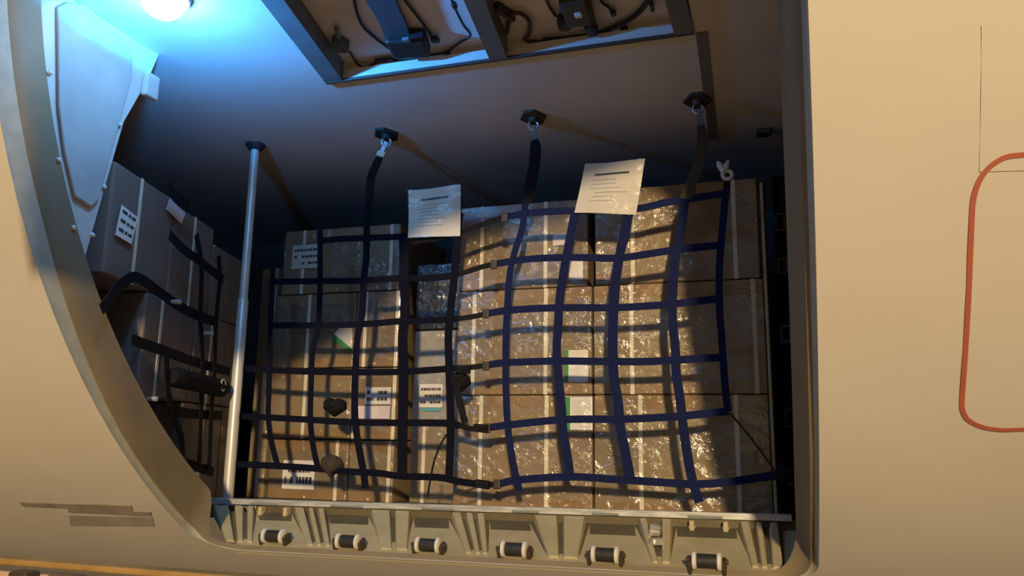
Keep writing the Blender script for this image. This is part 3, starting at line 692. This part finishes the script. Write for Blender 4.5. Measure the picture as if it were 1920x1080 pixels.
# tethers from the ceiling to the nets
def tether(name, cp, pts, w, label, m, plate, goldtag=False):
    c = atZ(cp[0], cp[1], H); t = empty(name, c, label, 'strap', 'net tethers hanging from ceiling fittings')
    b = MB(); b.prism([c+Vector((x, y, -.009)) for x, y in ((-.045, 0), (-.016, -.055), (.016, -.055), (.045, 0), (.016, .055), (-.016, .055))], (0, 0, .009)); b.tube([c+Vector((0, 0, -.008)), c+Vector((0, 0, -.022))], [.02, .014], 12); b.build('fitting_plate', M[plate], t)
    P = [atY(x, y, D) for x, y in pts]; P[0].y = c.y
    ctr = c+Vector((0, 0, -.032)); b = MB(); tube_ring(b, ctr, .016, .0035, (.3, -1, 0)); b.build('ring', M['steel'], t, True)
    top = P[0]
    if goldtag:
        b = MB(); d = (P[1]-P[0]).normalized(); b.ribbon([ctr, P[0]-d*.004], .016, .004, (0, -1, 0)); b.build('link', M['steel'], t)
        b = MB(); b.ribbon([P[0]-d*.008, P[0]+d*.012], .030, .006, (0, -1, 0)); b.build('tag', M['gold'], t)
    else:
        b = MB(); b.ribbon([ctr, P[0]], [.012, .02], .004, (0, -1, 0)); b.build('link', M['rail'], t)
    b = MB(); cc = curve(P, 5); b.ribbon(cc, [w*(.6+.4*min(1, i/3)) for i in range(len(cc))], .004, (0, -1, 0)); b.build('webbing', M[m], t)
tether('ceiling_tether', (725, 250), [(714, 287), (704, 312), (695, 336), (692, 378)], .030, 'black tether with a pale gold tag hanging above the left net', 'black', 'dark', True)
tether('ceiling_tether', (1000, 218), [(1003, 262), (1004, 285), (1000, 320), (993, 350), (986, 380)], .038, 'thick black tether between the two document sleeves', 'black', 'brown')
tether('ceiling_tether', (1308, 186), [(1313, 232), (1318, 262), (1312, 300), (1298, 340), (1285, 374)], .034, 'dark brown tether above the right end of the net', 'brown', 'brown')
c = atZ(1432, 244, H); t = empty('ceiling_hook', c, 'small dark tie-down fitting on the ceiling by the right jamb', 'hook')
b = MB(); b.box(c+Vector((0, 0, -.009)), (.05, .05, .018), bev=.004); b.build('fitting_plate', M['brown'], t)
b = MB(); b.tube(curve([c+Vector((.02, 0, -.012)), c+Vector((.045, -.01, -.024)), c+Vector((.07, -.01, -.012)), c+Vector((.085, 0, -.02))], 5), .005, 8); b.build('hook', M['brown'], t, True)

# pole
pt, pb = atY(479, 276, D-.03), atY(427, 928, D-.03)
x = (pt.x+pb.x)/2; pb = Vector((x, D-.03, ZF))
po = empty('support_pole', pb, 'upright pale metal pole between floor and ceiling at the left of the net', 'pole')
b = MB(); b.tube([pb+Vector((0, 0, .012)), pb+Vector((0, 0, .70)), pb+Vector((0, 0, .705))], [.0185, .0185, .0165], 20); b.build('lower_tube', M['pole'], po, True)
b = MB(); b.tube([pb+Vector((0, 0, .70)), pb+Vector((0, 0, H-ZF-.02))], [.0150, .0150], 20); b.build('upper_tube', M['pole'], po, True)
b = MB(); b.tube([pb, pb+Vector((0, 0, .012))], [.028, .022], 20); b.build('foot', M['rail'], po, True)
b = MB(); b.tube([pb+Vector((0, 0, H-ZF-.024)), pb+Vector((0, 0, H-ZF-.006)), pb+Vector((0, 0, H-ZF-.001))], [.022, .036, .036], 20); b.build('cap', M['dark'], po, True)

# document sleeves hanging on the nets
def sleeve(quad, y, head, rows, label, seed):
    P = [atY(px, py, y) for px, py in quad]      # tl tr br bl
    t = empty('document_sleeve', (P[2]+P[3])/2, label, 'document')
    f = lambda u, v, d=0: (P[0]*(1-u)+P[1]*u)*(1-v)+(P[3]*(1-u)+P[2]*u)*v + Vector((0, .006*math.sin(u*5+v*3)*(1-.3*v)-d, 0))
    def sheet(u0, u1, v0, v1, d, nu=12, nv=12, th=.0012):
        b = MB(); G = [[[b.bm.verts.new(f(u0+(u1-u0)*i/nu, v0+(v1-v0)*j/nv, d+l*th)) for i in range(nu+1)] for j in range(nv+1)] for l in (0, 1)]
        for l in (0, 1):
            for j in range(nv):
                for i in range(nu): b.bm.faces.new((G[l][j][i], G[l][j][i+1], G[l][j+1][i+1], G[l][j+1][i]))
        for i in range(nu):
            for j in (0, nv): b.bm.faces.new((G[0][j][i], G[0][j][i+1], G[1][j][i+1], G[1][j][i]))
        for j in range(nv):
            for i in (0, nu): b.bm.faces.new((G[0][j][i], G[0][j+1][i], G[1][j+1][i], G[1][j][i]))
        return b
    pp = sheet(0, 1, 0, 1, 0).build('paper', M['paper'], t, True)
    b = sheet(head[0], head[1], head[2], head[3], .0016, 6, 2, .0004); b.build('heading', M['ink'], pp)
    rnd = random.Random(seed); pale = mat('faded_ink', (.42, .39, .33), .7)
    for r in range(rows):
        v = .34+.5*r/rows; u0 = .16+.1*rnd.random(); u1 = .55+.3*rnd.random()
        b = sheet(u0, u1, v, v+.012, .0016, 6, 1, .0004); b.build('text_line', pale, pp)
    b = sheet(-.01, 1.01, -.01, 1.02, .0035, 12, 12, .0004); b.build('plastic_cover', M['thinfilm'], t, True)
    return t
sleeve([(766, 357), (865, 347), (862, 442), (765, 446)], D-.016, (.24, .78, .205, .245), 7, 'creased white document sleeve hanging upright on the left net', 2)
sleeve([(1097, 307), (1210, 299), (1192, 402), (1077, 399)], D-.016, (.20, .78, .215, .252), 6, 'tilted cream document sleeve at the top of the right net', 4)

# black webbing curtain and slim bar in the gap at the right
ct = empty('webbing_curtain', (.06, 2.66, ZF), 'black hanging curtain with stitched bands in the gap by the right jamb', 'curtain')
b = MB(); q = []
for k in range(13):
    X = .032+.27*k/12; q.append(Vector((X, 2.66+.012*math.sin(k*1.7), ZF+.002)))
b.prism(q+[p+Vector((0, .012, 0)) for p in q[::-1]], (0, 0, 1.09)); b.build('fabric', M['black'], ct)
bandm = mat('faded_stitch', (.085, .07, .055), .7)
for y0, y1 in ((402, 430), (486, 510), (612, 640), (768, 800)):
    b = MB(); p0, p1, p2 = atY(1450, y0, 2.642), atY(1484, y1, 2.642), None
    for z in (p0.z, p1.z): b.box((.095, 2.642, z), (.12, .002, .007))
    for X in (.038, .064, .10, .13): b.box((X, 2.642, (p0.z+p1.z)/2), (.006, .002, abs(p0.z-p1.z)))
    b.build('stitched_band', bandm, ct)
p0 = atY(1436, 540, 2.54)
br = empty('guide_bar', (p0.x, 2.54, ZF), 'slim yellowish upright bar beside the black curtain', 'bar')
b = MB(); b.box((p0.x, 2.54, .484), (.009, .012, 1.03), bev=.002); b.build('bar', mat('yellowed_metal', (.50, .44, .27), .5), br)
b = MB(); b.box((p0.x, 2.548, .484), (.020, .006, 1.03), bev=.001); b.build('backing_strip', M['dark'], br)

# ------------------------------------------------------------------ belt loader in front of the hull
YLd = 1.50
p0, p1 = atY(0, 1048, YLd), atY(400, 1068, YLd); zL = (p0.z+p1.z)/2
bd = empty('belt_loader', (-1.2, 1.2, zL-.3), 'orange-lit edge of a belt loader below the door sill', 'loader')
b = MB(); b.box((-1.5, YLd, zL-.007), (3.6, .045, .014), bev=.004); b.build('edge_rail', M['orange'], bd)
b = MB(); b.box((-1.5, YLd-.03, zL-.05), (3.6, .012, .05)); b.build('side_beam', M['deck'], bd)
for px in (50, 130):
    p = atY(px, 1070, YLd-.05); b = MB(); b.box((p.x, YLd-.055, zL-.045), (.055 if px == 50 else .075, .04, .06), bev=.008); b.build('bumper', M['brown'] if px == 50 else mat('brown_rubber', (.16, .10, .05), .6), bd)
b = MB(); b.box((-1.5, 1.05, zL-.12), (3.6, .8, .03)); b.build('belt', M['deck'], bd)
